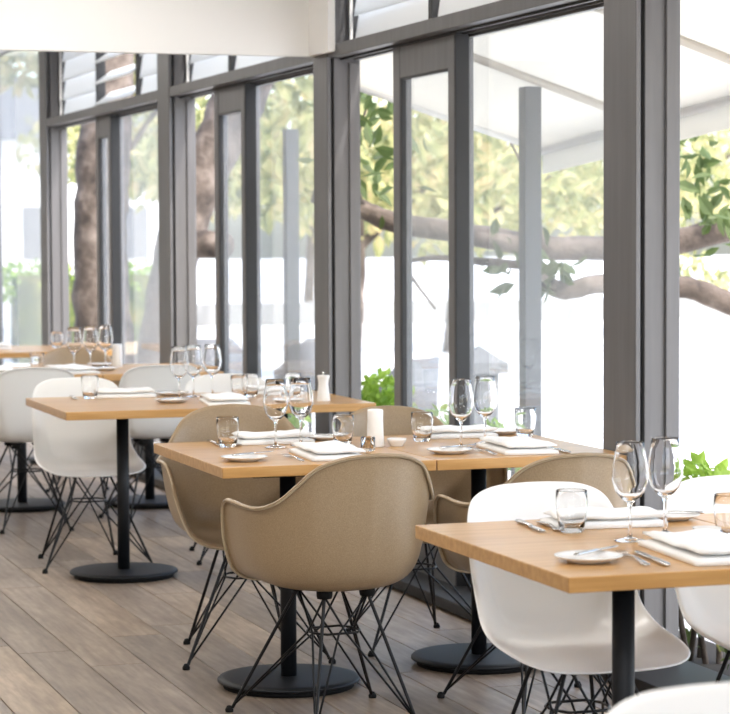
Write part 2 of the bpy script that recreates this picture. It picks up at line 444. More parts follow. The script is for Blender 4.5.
def chair(kind, x, y, deg, label, group, s=1.0):
    o = add('arm_shell_chair' if kind == 'beige' else 'side_shell_chair', None, None, (x, y, 0), math.radians(deg))
    o.scale = (s, s, s)
    tag(o, label, 'chair', group)
    add('shell', SHELL[kind], o)
    if kind == 'beige': add('rim', RIM, o)
    zs = (1, 1, .943 if kind == 'beige' else 1.0)      # the armchair sits lower on the same wire base
    for (sx, fr), me in LEG.items():
        lg = add('leg', me, o, scale=zs)
        fx, fy = FR if fr else RR
        add('glide', GLIDE, lg, (sx*(fx+.008), fy+(.008 if fr else -.008), 0))
    for sx in (1, -1):
        for sy in (1, -1): add('mount', MOUNT, o, (sx*MT[0], sy*MT[1], 0), scale=zs)
    add('wire_ring', RING, o, scale=zs)
    for me in BR: add('brace', me, o, scale=zs)
    return o
WG, BG = 'white moulded side chairs', 'beige moulded armchairs'
chair('beige', 2.115, 6.655, 7, 'beige fibreglass armchair in the centre foreground seen from behind', BG)
chair('beige', 2.775, 6.62, 2, 'beige fibreglass armchair seen from behind, right of the central foreground armchair', BG, .98)
chair('beige', 2.165, 7.79, 174, 'beige fibreglass armchair facing the camera at the far side of the central table', BG, 1.03)
chair('beige', 2.80, 7.84, 180, 'beige armchair tucked behind the central foreground armchair, facing the camera', BG)
chair('white', 2.315, 5.28, 180, 'white shell chair facing the camera under the nearest table', WG)
chair('white', 2.855, 5.26, 180, 'white shell chair cut by the right picture edge, behind the nearest table', WG)
chair('white', 1.505, 2.68, 180, 'white shell chair at the bottom right corner, only its back top showing', WG)
chair('white', 2.11, 10.215, 180, 'white shell chair facing the camera under the table with the left wine glass trio', WG)
chair('white', 2.81, 10.225, 178, 'white shell chair behind the tumblers, against the window side of the third row', WG)
chair('white', 2.09, 11.64, 1, 'white shell chair seen from behind at the left picture edge', WG)
chair('white', 2.74, 11.62, -4, 'white shell chair seen from behind beyond the two plates with a single wine glass', WG)
chair('beige', 2.66, 12.95, 180, 'small distant beige chair back between the far left tables', BG)

# ------------------------------------------------------------------ tables
TT = .74; TH = .034
TOP = {}
def table(x0, x1, y0, label, py=None, px=None, d=.92):
    w = x1-x0; key = (round(w, 3), d)
    cx, cy = (x0+x1)/2, y0+d/2
    bx, by = (px if px else cx), (py if py else cy)
    o = add('bistro_table', None, None, (cx, cy, 0)); tag(o, label, 'table', 'square oak topped pedestal tables')
    if key not in TOP: TOP[key] = box('table_top', (-w/2, -d/2, TT-TH), (w/2, d/2, TT), 'oak_top', .0025, 2)
    add('table_top', TOP[key], o)
    add('pole', POLE, o, (bx-cx, by-cy, 0))
    bs = add('base_disc', DISC, o, (bx-cx, by-cy, 0))
    add('floor_ring', DISC2, bs)
    add('top_plate', PLATE, o, (bx-cx, by-cy, 0))
POLE = lathe('pole', [(0, .03), (.026, .03), (.026, TT-TH-.01), (0, TT-TH-.01)], 'black_steel', 32)
for p_ in POLE.polygons: p_.use_smooth = len(p_.vertices) == 4
DISC = lathe('base_disc', [(0, .034), (.205, .033), (.226, .030), (.231, .025), (.231, .020), (.222, .016), (0, .016)], 'black_steel', 64)
DISC2 = lathe('floor_ring', [(0, .016), (.215, .016), (.212, 0), (0, 0)], 'black_foot', 48)
PLATE = box('top_plate', (-.16, -.16, TT-TH-.012), (.16, .16, TT-TH), 'black_steel', .002, 1)
table(1.93, 2.63, 4.45, 'nearest oak table, cut off by the right picture edge', 4.82, 2.225, d=.95)
table(2.634, 3.215, 4.45, 'oak table adjoining the nearest table on the window side', 4.80, 2.90)
table(1.855, 2.557, 6.95, 'oak table behind the central beige armchair, left of the seam', 7.20, 2.138)
table(2.561, 3.212, 6.95, 'oak table right of the seam, beside the window, in the middle row', 7.36, 2.86)
table(1.852, 2.552, 9.40, 'oak table at left carrying three wine glasses, its whole pedestal showing', 9.78, 2.17)
table(2.556, 3.20, 9.44, 'oak table by the second post with a white pepper mill near its corner', 9.78, 2.88)
table(1.85, 2.55, 11.95, 'small oak table at left behind the white chairs, fourth row', 12.45, 2.21)
table(2.554, 3.2, 11.95, 'small oak table by the window in the fourth row', 12.36, 2.89)
table(1.93, 2.63, 14.45, 'tiny oak table at the far left picture edge')
table(2.634, 3.2, 14.45, 'tiny oak table at the foot of the farthest grey post')

# ------------------------------------------------------------------ tableware
WINE = lathe('wine_glass', [(0, .0), (.037, .0005), (.0375, .002), (.02, .0045), (.006, .010), (.0042, .02), (.0038, .05), (.0042, .078), (.008, .090), (.022, .100), (.034, .115),
                            (.0415, .138), (.0425, .155), (.040, .180), (.0355, .208), (.0325, .230), (.0318, .2305), (.0314, .229), (.0345, .207), (.039, .18), (.0415, .155), (.0405, .138), (.033, .1165), (.021, .102), (0, .095)], 'table_glass', 36)
TUMB = lathe('tumbler', [(0, 0), (.026, 0), (.029, .003), (.034, .03), (.0375, .055), (.0385, .075), (.0375, .100), (.0365, .101), (.0358, .099), (.0368, .075), (.0358, .055), (.0325, .03), (.027, .014), (0, .012)], 'table_glass', 36)
PLT = lathe('side_plate', [(0, 0), (.045, 0), (.05, .003), (.066, .009), (.074, .013), (.075, .0145), (.0735, .0152), (.064, .0115), (.05, .0065), (0, .0055)], 'china', 40)
GRB = lathe('mill_body', [(0, 0), (.0285, 0), (.029, .004), (.0275, .02), (.023, .055), (.021, .075), (.023, .092), (.027, .106), (.0275, .110), (.025, .113), (0, .113)], 'china', 32)
GRK = lathe('mill_knob', [(0, .112), (.004, .112), (.004, .119), (.0065, .122), (.0065, .126), (.003, .129), (0, .129)], 'steel', 16)
CYL = lathe('mill_body', [(0, 0), (.029, 0), (.031, .004), (.0285, .04), (.0265, .09), (.027, .122), (.025, .127), (.012, .129), (0, .129)], 'china', 32)
BOWL = lathe('salt_dish', [(0, 0), (.02, 0), (.022, .004), (.031, .018), (.034, .026), (.033, .027), (.029, .018), (.019, .008), (0, .007)], 'china', 28)
SALT = lathe('salt_cellar', [(0, 0), (.022, 0), (.024, .003), (.024, .045), (.021, .047), (.02, .01), (0, .008)], 'table_glass', 20)
# cutlery along +Y, handle at -Y
def strip(name, prof, material):
    """prof: (y, half width, z centre, half thickness)"""
    verts = []; faces = []
    for y_, w, z_, h in prof:
        verts += [(-w, y_, z_), (-w*.6, y_, z_+h), (w*.6, y_, z_+h), (w, y_, z_), (w*.6, y_, z_-h), (-w*.6, y_, z_-h)]
    for i in range(len(prof)-1):
        for k in range(6):
            q = (k+1) % 6; faces.append((i*6+k, i*6+q, (i+1)*6+q, (i+1)*6+k))
    faces += [tuple(range(6))[::-1], tuple((len(prof)-1)*6+k for k in range(6))]
    return new_mesh(name, verts, faces, material, True)
KH = strip('handle', [(-.11, .006, .004, .003), (-.105, .0095, .004, .004), (-.06, .0085, .0045, .004), (0, .0065, .0045, .0035), (.004, .005, .0045, .003)], 'steel')
KB = strip('blade', [(.003, .0055, .0045, .0012), (.015, .010, .0045, .001), (.08, .0105, .0045, .001), (.105, .008, .0045, .0009), (.115, .0015, .0045, .0006)], 'steel')
FH = strip('handle', [(-.10, .006, .003, .0015), (-.095, .010, .004, .002), (-.06, .0075, .006, .002), (-.01, .0035, .009, .002), (.03, .0035, .006, .0018), (.045, .009, .004, .0012), (.058, .0125, .004, .001)], 'steel')
TINE = strip('tine', [(.056, .0018, .0042, .0008), (.08, .0016, .0055, .0008), (.10, .0007, .0085, .0006)], 'steel')
def knife(x, y, deg, z, label, s=1.0):
    o = add('table_knife', None, None, (x, y, z), math.radians(deg)); o.scale = (s, s, s)
    tag(o, label, 'knife', 'steel table knives'); add('handle', KH, o); add('blade', KB, o)
def fork(x, y, deg, z, label, s=1.0):
    o = add('table_fork', None, None, (x, y, z), math.radians(deg)); o.scale = (s, s, s)
    tag(o, label, 'fork', 'steel table forks'); add('handle', FH, o)
    for k in range(4): add('tine', TINE, o, (-.0095+k*.00633, 0, 0))
def napkin_mesh(seed, w=.19, d=.36, h=.029):
    rnd = random.Random(seed); nx, ny = 10, 16; verts = []; faces = []
    ph = [rnd.uniform(0, 6) for _ in range(6)]
    layers = 2
    for L in range(layers):
        z0 = h*L/layers; t = h/layers*.93; base = len(verts)
        sx = 1-.07*L; sy = 1-.03*L
        ox = rnd.uniform(-.003, .003); oy = rnd.uniform(-.004, .004)
        for side in (0, 1):
            for j in range(ny+1):
                for i in range(nx+1):
                    u, v = i/nx-.5, j/ny-.5
                    e = min(1, 2*(0.5-abs(u))*nx/3.5, 2*(.5-abs(v))*ny/3.0)
                    x_ = u*w*sx+ox; y_ = v*d*sy+oy
                    amp = (L+side)/layers
                    wob = amp*.0045*(math.sin(9*u+7*v+ph[0])+.6*math.sin(17*v-5*u+ph[1])) - amp*.006*max(0, v+.25)
                    zc = z0+t*.5+wob*(.4 if L else .15)
                    hh = t*.5*(.30+.70*math.sqrt(max(0, e)))
                    zz = zc+(hh if side else -hh)
                    verts.append((x_, y_, max(0.0004+L*.0004, zz) if not (L == 0 and side == 0) else 0.0003))
        N = (nx+1)*(ny+1)
        for j in range(ny):
            for i in range(nx):
                a = base+j*(nx+1)+i; b = a+1; c = a+nx+2; e_ = a+nx+1
                faces.append((a, e_, c, b)); faces.append((a+N, b+N, c+N, e_+N))
        for i in range(nx):
            a = base+i; faces.append((a, a+1, a+1+N, a+N))
            a = base+ny*(nx+1)+i; faces.append((a+1, a, a+N, a+1+N))
        for j in range(ny):
            a = base+j*(nx+1); b = a+nx+1; faces.append((b, a, a+N, b+N))
            a = base+j*(nx+1)+nx; b = a+nx+1; faces.append((a, b, b+N, a+N))
    return new_mesh('napkin', verts, faces, 'linen', True)
NAP = [napkin_mesh(3), napkin_mesh(11), napkin_mesh(29)]
nn = [0]
def napkin(x, y, deg, label, s=1.0):
    nn[0] += 1
    o = add('napkin', NAP[nn[0] % 3], None, (x, y, TT+.0005), math.radians(deg)); o.scale = (s, s, 1.35)
    tag(o, label, 'napkin', 'folded white linen napkins')
def wine(x, y, label, s=1.0): tag(add('wine_glass', WINE, None, (x, y, TT+.0005), scale=(s, s, s)), label, 'wine glass', 'empty stemmed wine glasses')
def tumbler(x, y, label, s=1.0): tag(add('tumbler', TUMB, None, (x, y, TT+.0005), scale=(s, s, s)), label, 'tumbler', 'clear water tumblers')
def plate(x, y, label): tag(add('side_plate', PLT, None, (x, y, TT+.0005)), label, 'plate', 'white side plates')
def mill(x, y, label, body=None):
    o = add('pepper_mill', None, None, (x, y, TT+.0005)); tag(o, label, 'pepper mill')
    add('mill_body', body or GRB, o)
    if body is None: add('mill_knob', GRK, o)
PZ = TT+.016
N1 = 'on the nearest table'
plate(2.065, 4.655, 'white side plate at the near left corner of the nearest table')
knife(2.10, 4.69, -55, PZ, 'butter knife across the side plate at the near corner of the nearest table', .8)
fork(2.165, 4.64, -8, TT+.001, 'fork beside the near napkin of the nearest table')
knife(2.205, 4.63, -8, TT+.001, 'knife beside the near napkin of the nearest table')
napkin(2.36, 4.67, -5, 'folded white napkin at the near edge of the nearest table')
tumbler(2.234, 5.135, 'clear tumbler beside the far cutlery of the nearest table')
wine(2.296, 4.938, 'left one of the two big wine glasses on the nearest table')
wine(2.42, 5.009, 'right one of the two big wine glasses on the nearest table')
tumbler(2.545, 4.92, 'clear tumbler cut by the right picture edge')
tag(add('salt_dish', BOWL, None, (2.48, 4.91, TT+.0005)), 'small white dish right of the wine glasses on the nearest table', 'dish')
knife(2.175, 5.25, 174, TT+.001, 'knife left of the tumbler on the nearest table')
fork(2.215, 5.22, 174, TT+.001, 'fork left of the tumbler on the nearest table')
napkin(2.365, 5.235, 84, 'folded white napkin behind the tumbler of the nearest table', .78)
plate(2.565, 5.28, 'white side plate behind the right big wine glass')
knife(2.555, 5.27, 70, PZ, 'butter knife resting on the plate behind the right big wine glass', .8)
# middle row, left of the seam
tumbler(2.058, 7.639, 'clear tumbler at the left end of the central table')
knife(2.045, 7.76, 176, TT+.001, 'knife at the far left edge of the central table, left of the tumbler')
fork(2.105, 7.72, 174, TT+.001, 'fork between the left tumbler and napkin of the central table')
napkin(2.245, 7.74, 86, 'folded white napkin behind the wine glasses of the central table', .75)
plate(1.978, 7.145, 'white side plate at the near left corner of the central table')
knife(2.02, 7.19, -62, PZ, 'butter knife on the near left plate of the central table', .8)
wine(2.204, 7.560, 'left one of the two wine glasses on the central table')
wine(2.305, 7.600, 'right one of the two wine glasses on the central table')
napkin(2.275, 7.20, -4, 'folded white napkin just left of the central armchair back', .95)
knife(2.40, 7.10, -4, TT+.001, 'knife right of the near napkin of the central table')
fork(2.14, 7.14, 0, TT+.001, 'fork left of the near napkin of the central table')
plate(2.46, 7.78, 'white side plate at the far edge left of the second tumbler of the central table')
knife(2.44, 7.77, 70, PZ, 'butter knife on the far plate of the central table', .8)
tumbler(2.452, 7.590, 'clear tumbler left of the white cylinder mill')
tag(add('salt_cellar', SALT, None, (2.455, 7.33, TT+.0005)), 'small clear glass salt cellar in front of the white cylinder mill', 'salt cellar')
mill(2.525, 7.46, 'plain white cylinder mill in the middle of the central table', CYL)
tag(add('salt_dish', BOWL, None, (2.60, 7.455, TT+.0005)), 'small white bowl right of the white cylinder mill', 'bowl')
# middle row, right of the seam
tumbler(2.747, 7.61, 'clear tumbler at the left end of the table right of the seam')
napkin(2.92, 7.73, 86, 'folded white napkin behind the wine glasses right of the seam', .75)
wine(2.781, 7.318, 'left one of the two wine glasses right of the seam', 1.0)
wine(2.915, 7.44, 'right one of the two wine glasses right of the seam', 1.0)
plate(2.675, 7.15, 'white side plate at the seam of the two middle tables')
knife(2.72, 7.19, -62, PZ, 'butter knife on the plate at the seam', .8)
napkin(2.925, 7.17, -5, 'folded white napkin at the near edge right of the seam', .95)
fork(2.79, 7.12, -2, TT+.001, 'fork left of the near napkin right of the seam')
knife(3.04, 7.10, -4, TT+.001, 'knife right of the near napkin right of the seam')
plate(3.115, 7.785, 'white side plate by the window at the far edge right of the seam')
tumbler(3.15, 7.65, 'clear tumbler nearest the window pane on the middle row')
# third row
knife(2.045, 10.20, 176, TT+.001, 'knife at the far left of the third row table, left of the tumbler')
tumbler(2.111, 10.17, 'clear tumbler at the left end of the third row table')
napkin(2.275, 10.21, 84, 'folded white napkin between tumbler and wine glasses of the third row', .75)
plate(2.39, 9.80, 'white side plate at the near edge under the wine glass trio')
knife(2.40, 9.80, -60, PZ, 'butter knife on the near plate under the wine glass trio', .8)
plate(2.50, 10.235, 'white side plate behind the wine glass trio of the third row')
knife(2.49, 10.235, 60, PZ, 'butter knife on the plate behind the wine glass trio', .8)
wine(2.475, 10.00, 'left one of the three wine glasses in the third row')
wine(2.565, 10.10, 'middle one of the three wine glasses in the third row')
wine(2.665, 10.15, 'right one of the three wine glasses in the third row')
napkin(2.59, 9.66, -8, 'folded white napkin below the right glass of the trio, third row near edge', .95)
tumbler(2.735, 9.95, 'left one of the two tumblers right of the wine glass trio')
tumbler(2.80, 10.00, 'right one of the two tumblers right of the wine glass trio')
napkin(2.96, 10.17, 84, 'folded white napkin by the window in the third row', .75)
mill(3.02, 9.62, 'waisted white pepper mill with a steel knob by the second post')
tumbler(2.99, 9.98, 'clear tumbler behind the waisted pepper mill')
plate(2.86, 9.62, 'white side plate left of the waisted pepper mill')
# fourth row
tumbler(2.27, 12.30, 'small distant tumbler in front of the fourth row napkin')
napkin(2.43, 12.17, 8, 'folded white napkin beside the distant tumbler, fourth row')
wine(2.49, 12.40, 'left one of the three small distant wine glasses')
wine(2.60, 12.50, 'middle one of the three small distant wine glasses')
wine(2.705, 12.60, 'right one of the three small distant wine glasses')
plate(2.70, 12.72, 'distant white plate behind the small wine glasses')
plate(2.64, 12.32, 'distant white plate in front of the small wine glasses')
mill(2.76, 12.56, 'small distant white mill right of the small wine glasses', CYL)
napkin(2.03, 12.18, -5, 'folded white napkin at the left end of the fourth row')
# fifth row
tumbler(2.90, 15.0, 'tiny tumbler on the farthest table below the far post')
napkin(2.45, 14.9, 84, 'tiny white napkin on the table at the far left edge', .75)
plate(2.15, 14.8, 'tiny white plate on the table at the far left edge')

# ------------------------------------------------------------------ terrace
aw = add('awning', None, None, (3.44, 11.5, 2.35)); tag(aw, 'white fabric awning on sloping arms outside the nearest windows', 'awning')
def awz(x_, y_): return 2.23-.307*(x_-3.82)+.068*(11.5-y_)
def awp(x_, y_, dz=0): return (x_-3.44, y_-11.5, awz(x_, y_)-2.35+dz)
XO = 4.83
vs_, fs_ = [], []
NX, NY = 6, 14
for s_ in (0, .004):
    for j in range(NY+1):
        for i in range(NX+1):
            vs_.append(awp(3.45+(XO-3.45)*i/NX, 11.5-7.5*j/NY, s_-.012*math.sin(math.pi*i/NX)))
NN = (NX+1)*(NY+1)
for j in range(NY):
    for i in range(NX):
        a = j*(NX+1)+i
        fs_.append((a, a+1, a+NX+2, a+NX+1)); fs_.append((a+NN, a+NX+1+NN, a+NX+2+NN, a+1+NN))
for j in range(NY):
    for i in (0, NX):
        a = j*(NX+1)+i; fs_.append((a, a+NX+1, a+NX+1+NN, a+NN))
for i in range(NX):
    for j in (0, NY):
        a = j*(NX+1)+i; fs_.append((a, a+1, a+1+NN, a+NN))
add('canopy', new_mesh('canopy', vs_, fs_, 'awning_cloth', True), aw)
add('front_bar', tube('front_bar', [[(awp(XO, 11.5, -.02), .022), (awp(XO, 4.0, -.02), .022)]], 'white_metal', 10), aw)
add('side_bar', tube('side_bar', [[(awp(3.45, 11.48, -.02), .018), (awp(XO, 11.48, -.02), .018)]], 'white_metal', 8), aw)
add('valance', new_mesh('valance', [awp(XO+.005, 11.5, -.03), awp(XO+.005, 4, -.03), awp(XO+.005, 4, -.14), awp(XO+.005, 11.5, -.14),
     awp(XO+.008, 11.5, -.03), awp(XO+.008, 4, -.03), awp(XO+.008, 4, -.14), awp(XO+.008, 11.5, -.14)],
     [(0, 1, 2, 3), (7, 6, 5, 4), (0, 4, 5, 1), (3, 2, 6, 7), (0, 3, 7, 4), (1, 5, 6, 2)], 'awning_cloth'), aw)
for yy in (10.05, 8.65, 7.2, 5.7):
    add('arm', tube('arm', [[(awp(3.45, yy, -.03), .02), (awp(XO, yy+.12, -.03), .02)]], 'arm_paint', 8), aw)
for (x_, y_), lab in (((4.25, 10.26), 'grey upright added for the vertical band in the pane left of the nearest post'), ((4.25, 14.2), 'grey upright added for the vertical band in the middle bay')):  # uprights added for the vertical bands in the panes
    p = add('band_post', None, None, (x_, y_, -.12)); tag(p, lab, 'post', 'added uprights')
    h = awz(x_, y_)+.12-.03 if y_ < 11 else 2.25
    add('shaft', box('shaft', (-.042, -.042, .02), (.042, .042, h), 'post_paint', .004), p)
    add('foot_plate', box('foot_plate', (-.09, -.09, 0), (.09, .09, .02), 'post_paint', .003), p)

# leaves
def leaf_shape(L, W):
    return [(0, 0, 0), (W*.5, L*.35, .06*L), (W*.42, L*.65, .04*L), (0, L, -.06*L), (-W*.42, L*.65, .04*L), (-W*.5, L*.35, .06*L), (0, L*.5, -.02*L)]
LF = [(0, 1, 6), (1, 2, 6), (2, 3, 6), (3, 4, 6), (4, 5, 6), (5, 0, 6)]
def rand_rot(rnd): return Matrix.Rotation(rnd.uniform(0, 6.28), 3, 'Z') @ Matrix.Rotation(rnd.uniform(-1.4, 1.1), 3, 'X') @ Matrix.Rotation(rnd.uniform(0, 6.28), 3, 'Y')
def foliage(name, centers, n, L, W, material, seed, parent, jitter=.25):
    """centers: (point, (rx, ry, rz)) blobs filled with n leaves in all"""
    rnd = random.Random(seed); verts = []; faces = []
    for q in range(n):
        c, r = centers[q % len(centers)]
        while True:
            d = Vector((rnd.uniform(-1, 1), rnd.uniform(-1, 1), rnd.uniform(-1, 1)))
            if .25 < d.length < 1: break
        p = Vector(c)+Vector((d.x*r[0], d.y*r[1], d.z*r[2]))
        s = rnd.uniform(1-jitter, 1+jitter); Rm = rand_rot(rnd); b = len(verts)
        verts += [tuple(p+Rm @ (Vector(v)*s)) for v in leaf_shape(L, W)]
        faces += [tuple(b+i for i in f_) for f_ in LF]
    o = add(name, new_mesh(name, verts, faces, material), parent); o['kind'] = 'stuff'
    return o
LEAF = new_mesh('leaf', leaf_shape(.13, .055), LF, 'leaf_dark')
def leaves(parent, centers, n, seed, origin, s0=1.0):
    rnd = random.Random(seed)
    for q in range(n):
        c, r = centers[q % len(centers)]
        p = Vector(c)+Vector((rnd.gauss(0, .5)*r, rnd.gauss(0, .5)*r, rnd.gauss(0, .5)*r))-Vector(origin)
        s = s0*rnd.uniform(.7, 1.25)
        add('leaf', LEAF, parent, tuple(p), rot=rand_rot(rnd).to_euler(), scale=(s, s, s))
def limb(pts, r0, r1, n=5):
    P = catmull(pts, n); rr = random.Random(len(P)); N = len(P)-1
    return [(tuple(p+Vector((rr.uniform(-1, 1), rr.uniform(-1, 1), rr.uniform(-1, 1)))*r0*.05), (r0+(r1-r0)*i/N)*(1+.05*rr.uniform(-1, 1))) for i, p in enumerate(P)]
def rel(path, o): return [((p[0]-o[0], p[1]-o[1], p[2]-o[2]), r) for p, r in path]

# gnarled tree at right with two long low limbs
O = (6.6, 10.9, -.12)
tc_ = add('gnarled_tree', None, None, O); tag(tc_, 'gnarled tree with long low limbs reaching across the nearest windows', 'tree')
add('trunk', tube('trunk', [rel(limb([(6.6, 10.9, -.12), (6.55, 10.92, .4), (6.45, 10.95, .75), (6.5, 11.2, 1.4), (6.6, 11.6, 2.2), (6.7, 11.9, 3.0)], .17, .09), O)], 'bark', 12), tc_)
add('limb', tube('limb', [rel(limb([(6.45, 10.93, .75), (6.1, 10.68, .92), (5.58, 10.79, 1.10), (5.38, 10.86, 1.18), (5.14, 10.94, 1.20), (4.95, 11.0, 1.205), (4.78, 11.07, 1.17), (4.66, 11.1, 1.22), (4.58, 11.12, 1.30)], .065, .04), O)], 'bark', 10), tc_)
add('limb', tube('limb', [rel(limb([(4.58, 11.12, 1.30), (4.36, 11.2, 1.32), (4.17, 11.27, 1.34), (3.97, 11.33, 1.32)], .025, .01), O)], 'bark', 8), tc_)
add('limb', tube('limb', [rel(limb([(6.48, 11.15, 1.3), (6.42, 11.59, 1.52), (6.05, 11.71, 1.49), (5.78, 11.79, 1.42), (5.36, 11.93, 1.38), (5.04, 12.04, 1.39), (4.68, 12.16, 1.46), (4.28, 12.3, 1.53), (4.11, 12.36, 1.6), (3.85, 12.45, 1.69)], .085, .05), O)], 'bark', 10), tc_)
for a, b, c in (((5.78, 11.79, 1.45), (5.6, 11.7, 1.75), (5.45, 11.6, 2.1)), ((5.04, 12.0, 1.4), (4.95, 11.9, 1.7), (4.75, 11.8, 2.0)), ((4.28, 12.3, 1.55), (4.3, 12.2, 1.3), (4.45, 12.1, 1.05)), ((4.11, 12.36, 1.6), (4.05, 12.3, 1.9), (4.1, 12.2, 2.2))):
    add('twig', tube('twig', [rel(limb([a, b, c], .018, .006, 4), O)], 'bark', 6), tc_)
near_c = [((5.72, 11.2, 1.55), .28), ((5.95, 11.5, 1.72), .3), ((4.12, 12.3, 1.95), .28), ((4.08, 12.3, 1.72), .2), ((4.52, 11.15, 1.30), .13), ((4.72, 11.1, 1.28), .10), ((4.0, 12.2, 2.15), .25), ((5.62, 11.3, 1.85), .2)]
leaves(tc_, near_c, 210, 5, O)
foliage('foliage', [((5.4, 12.0, 2.0), (.5, .5, .35)), ((4.9, 12.1, 1.95), (.45, .5, .3)), ((4.4, 12.6, 1.8), (.3, .5, .3)), ((5.1, 11.6, 1.05), (.35, .4, .12)), ((4.75, 11.6, 1.08), (.3, .4, .14)), ((6.1, 12.2, 2.1), (.7, .6, .4)), ((4.35, 11.5, 1.28), (.35, .3, .12))], 900, .10, .045, 'leaf_pale', 8, tc_)
foliage('blossom', [((5.75, 11.3, 1.62), (.25, .25, .2)), ((5.5, 11.9, 1.9), (.5, .4, .3))], 60, .09, .05, 'petal', 9, tc_)

# big bark trunk seen through the farthest gap, with a leaning limb
O = (4.42, 20.7, -.12)
tb = add('bark_tree', None, None, O); tag(tb, 'thick rough bark tree trunk seen through the farthest door gap', 'tree')
add('trunk', tube('trunk', [rel(limb([(4.46, 20.7, -.12), (4.44, 20.7, .5), (4.40, 20.7, 1.2), (4.43, 20.72, 1.9), (4.50, 20.75, 2.8), (4.64, 20.9, 4.0)], .27, .22), O)], 'bark', 14), tb)
foliage('foliage', [((4.9, 21.5, 3.1), (1.2, 1.2, .8)), ((5.6, 21.0, 2.7), (.9, .9, .55))], 1500, .13, .06, 'leaf_dark', 10, tb)
O = (4.15, 17.6, -.12)
tl = add('leaning_tree', None, None, O); tag(tl, 'leaning brown tree limb with a sawn stub in the middle door gap', 'tree')
add('trunk', tube('trunk', [rel(limb([(4.15, 17.6, -.12), (4.2, 17.55, .6), (4.3, 17.53, 1.2), (4.45, 17.52, 1.72), (4.62, 17.5, 2.1), (4.85, 17.45, 2.6), (5.1, 17.4, 3.3)], .16, .21), O)], 'bark', 14), tl)
st = add('stub', tube('stub', [rel([((4.3, 17.5, 1.40), .11), ((4.48, 17.3, 1.40), .11), ((4.60, 17.1, 1.39), .10)], O)], 'bark', 14), tl)
foliage('foliage', [((4.85, 17.3, 2.45), (.35, .4, .3)), ((5.2, 17.2, 2.3), (.5, .5, .3))], 260, .12, .055, 'leaf_dark', 12, tl)

# shrubs just outside the glass
def shrub(x, y, h, w, label, n=240, seed=1, stems=5):
    o = add('shrub', None, None, (x, y, -.12)); tag(o, label, 'shrub', 'shrubs along the window foot')
    rnd = random.Random(seed); paths = []
    for k in range(stems):
        a = rnd.uniform(0, 6.28)
        paths.append([((rnd.uniform(-.05, .05), rnd.uniform(-.1, .1), 0), .012), ((math.cos(a)*.08, math.sin(a)*.12, h*.45), .010), ((math.cos(a)*w*.6, math.sin(a)*w*.8, h*.85), .005)])
    add('stems', tube('stems', paths, 'bark', 6), o)
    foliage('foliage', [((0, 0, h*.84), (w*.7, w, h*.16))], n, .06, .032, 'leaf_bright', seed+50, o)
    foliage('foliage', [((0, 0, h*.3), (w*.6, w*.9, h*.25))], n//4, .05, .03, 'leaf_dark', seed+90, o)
shrub(3.78, 6.98, .77, .36, 'bright green shrub right of the nearest post beyond the white chair', 620, 1, 9)
shrub(3.80, 7.60, .76, .24, 'bright green shrub just behind the nearest grey post', 400, 2)
shrub(3.90, 9.85, .72, .18, 'small green shrub behind the wine glasses right of the seam', 300, 3)
shrub(3.80, 11.15, .88, .24, 'bright green shrub outside the door gap beside the second post', 420, 4)
shrub(3.85, 10.45, .74, .2, 'green shrub outside the sliding door of the awning bay', 200, 6)
shrub(3.85, 13.2, .62, .25, 'small green shrub outside the middle bay', 200, 5)
bed = struct(add('planting_bed', box('planting_bed', (3.50, 6.4, -.12), (4.02, 14.0, -.09), 'soil')), 'dark soil strip along the window foot')

# stone pillar with pitched cap, outdoor armchairs, pale wooden chair
o = add('stone_pillar', None, None, (4.78, 12.3, -.12)); tag(o, 'blurred grey stone pillar with a pitched cap beyond the wine glasses', 'pillar')
add('shaft', box('shaft', (-.09, -.09, 0), (.09, .09, .80), 'stone', .008), o)
cap = new_mesh('cap', [(-.13, -.13, .80), (.13, -.13, .80), (.13, .13, .80), (-.13, .13, .80), (-.13, -.13, .86), (.13, -.13, .86), (.13, .13, .86), (-.13, .13, .86), (0, 0, .95)],
               [(3, 2, 1, 0), (0, 1, 5, 4), (1, 2, 6, 5), (2, 3, 7, 6), (3, 0, 4, 7), (4, 5, 8), (5, 6, 8), (6, 7, 8), (7, 4, 8)], 'stone')
add('cap', cap, o)
def outdoor_chair(x, y, deg, label):
    o = add('outdoor_armchair', None, None, (x, y, -.12), math.radians(deg)); tag(o, label, 'chair', 'grey outdoor armchairs')
    prof = []
    n = 18; verts = []; faces = []
    for k in range(n+1):
        a = math.pi*(k/n)+math.pi
        hh = .60+.24*min(1, 1.35*math.sin(math.pi*k/n))**1.5
        for rr_, z_ in ((.26, .36), (.29, hh), (.325, hh), (.30, .36)):
            verts.append((rr_*math.cos(a), rr_*math.sin(a)*.95, z_))
    for k in range(n):
        for q in range(4):
            w = (q+1) % 4; faces.append((k*4+q, k*4+w, (k+1)*4+w, (k+1)*4+q))
    faces += [(0, 1, 2, 3), (n*4+3, n*4+2, n*4+1, n*4)]
    add('backrest', new_mesh('backrest', verts, faces, 'wicker', True), o)
    add('seat', box('seat', (-.27, -.25, .34), (.27, .27, .42), 'wicker', .03, 3), o)
    for sx in (-.23, .23):
        for sy in (-.2, .22):
            add('leg', tube('leg', [[((sx, sy, .36), .016), ((sx*1.05, sy*1.05, 0), .013)]], 'black_wire', 8), o)
outdoor_chair(5.02, 16.4, 25, 'grey outdoor armchair beyond the pane of the middle bay')
outdoor_chair(4.32, 16.6, -20, 'grey outdoor armchair seen through the middle sliding door')
outdoor_chair(4.62, 13.4, 40, 'grey outdoor armchair beyond the door gap beside the second post')
o = add('wooden_chair', None, None, (4.25, 18.5, -.12), math.radians(20)); tag(o, 'pale cream wooden chair outside the far left bay', 'chair')
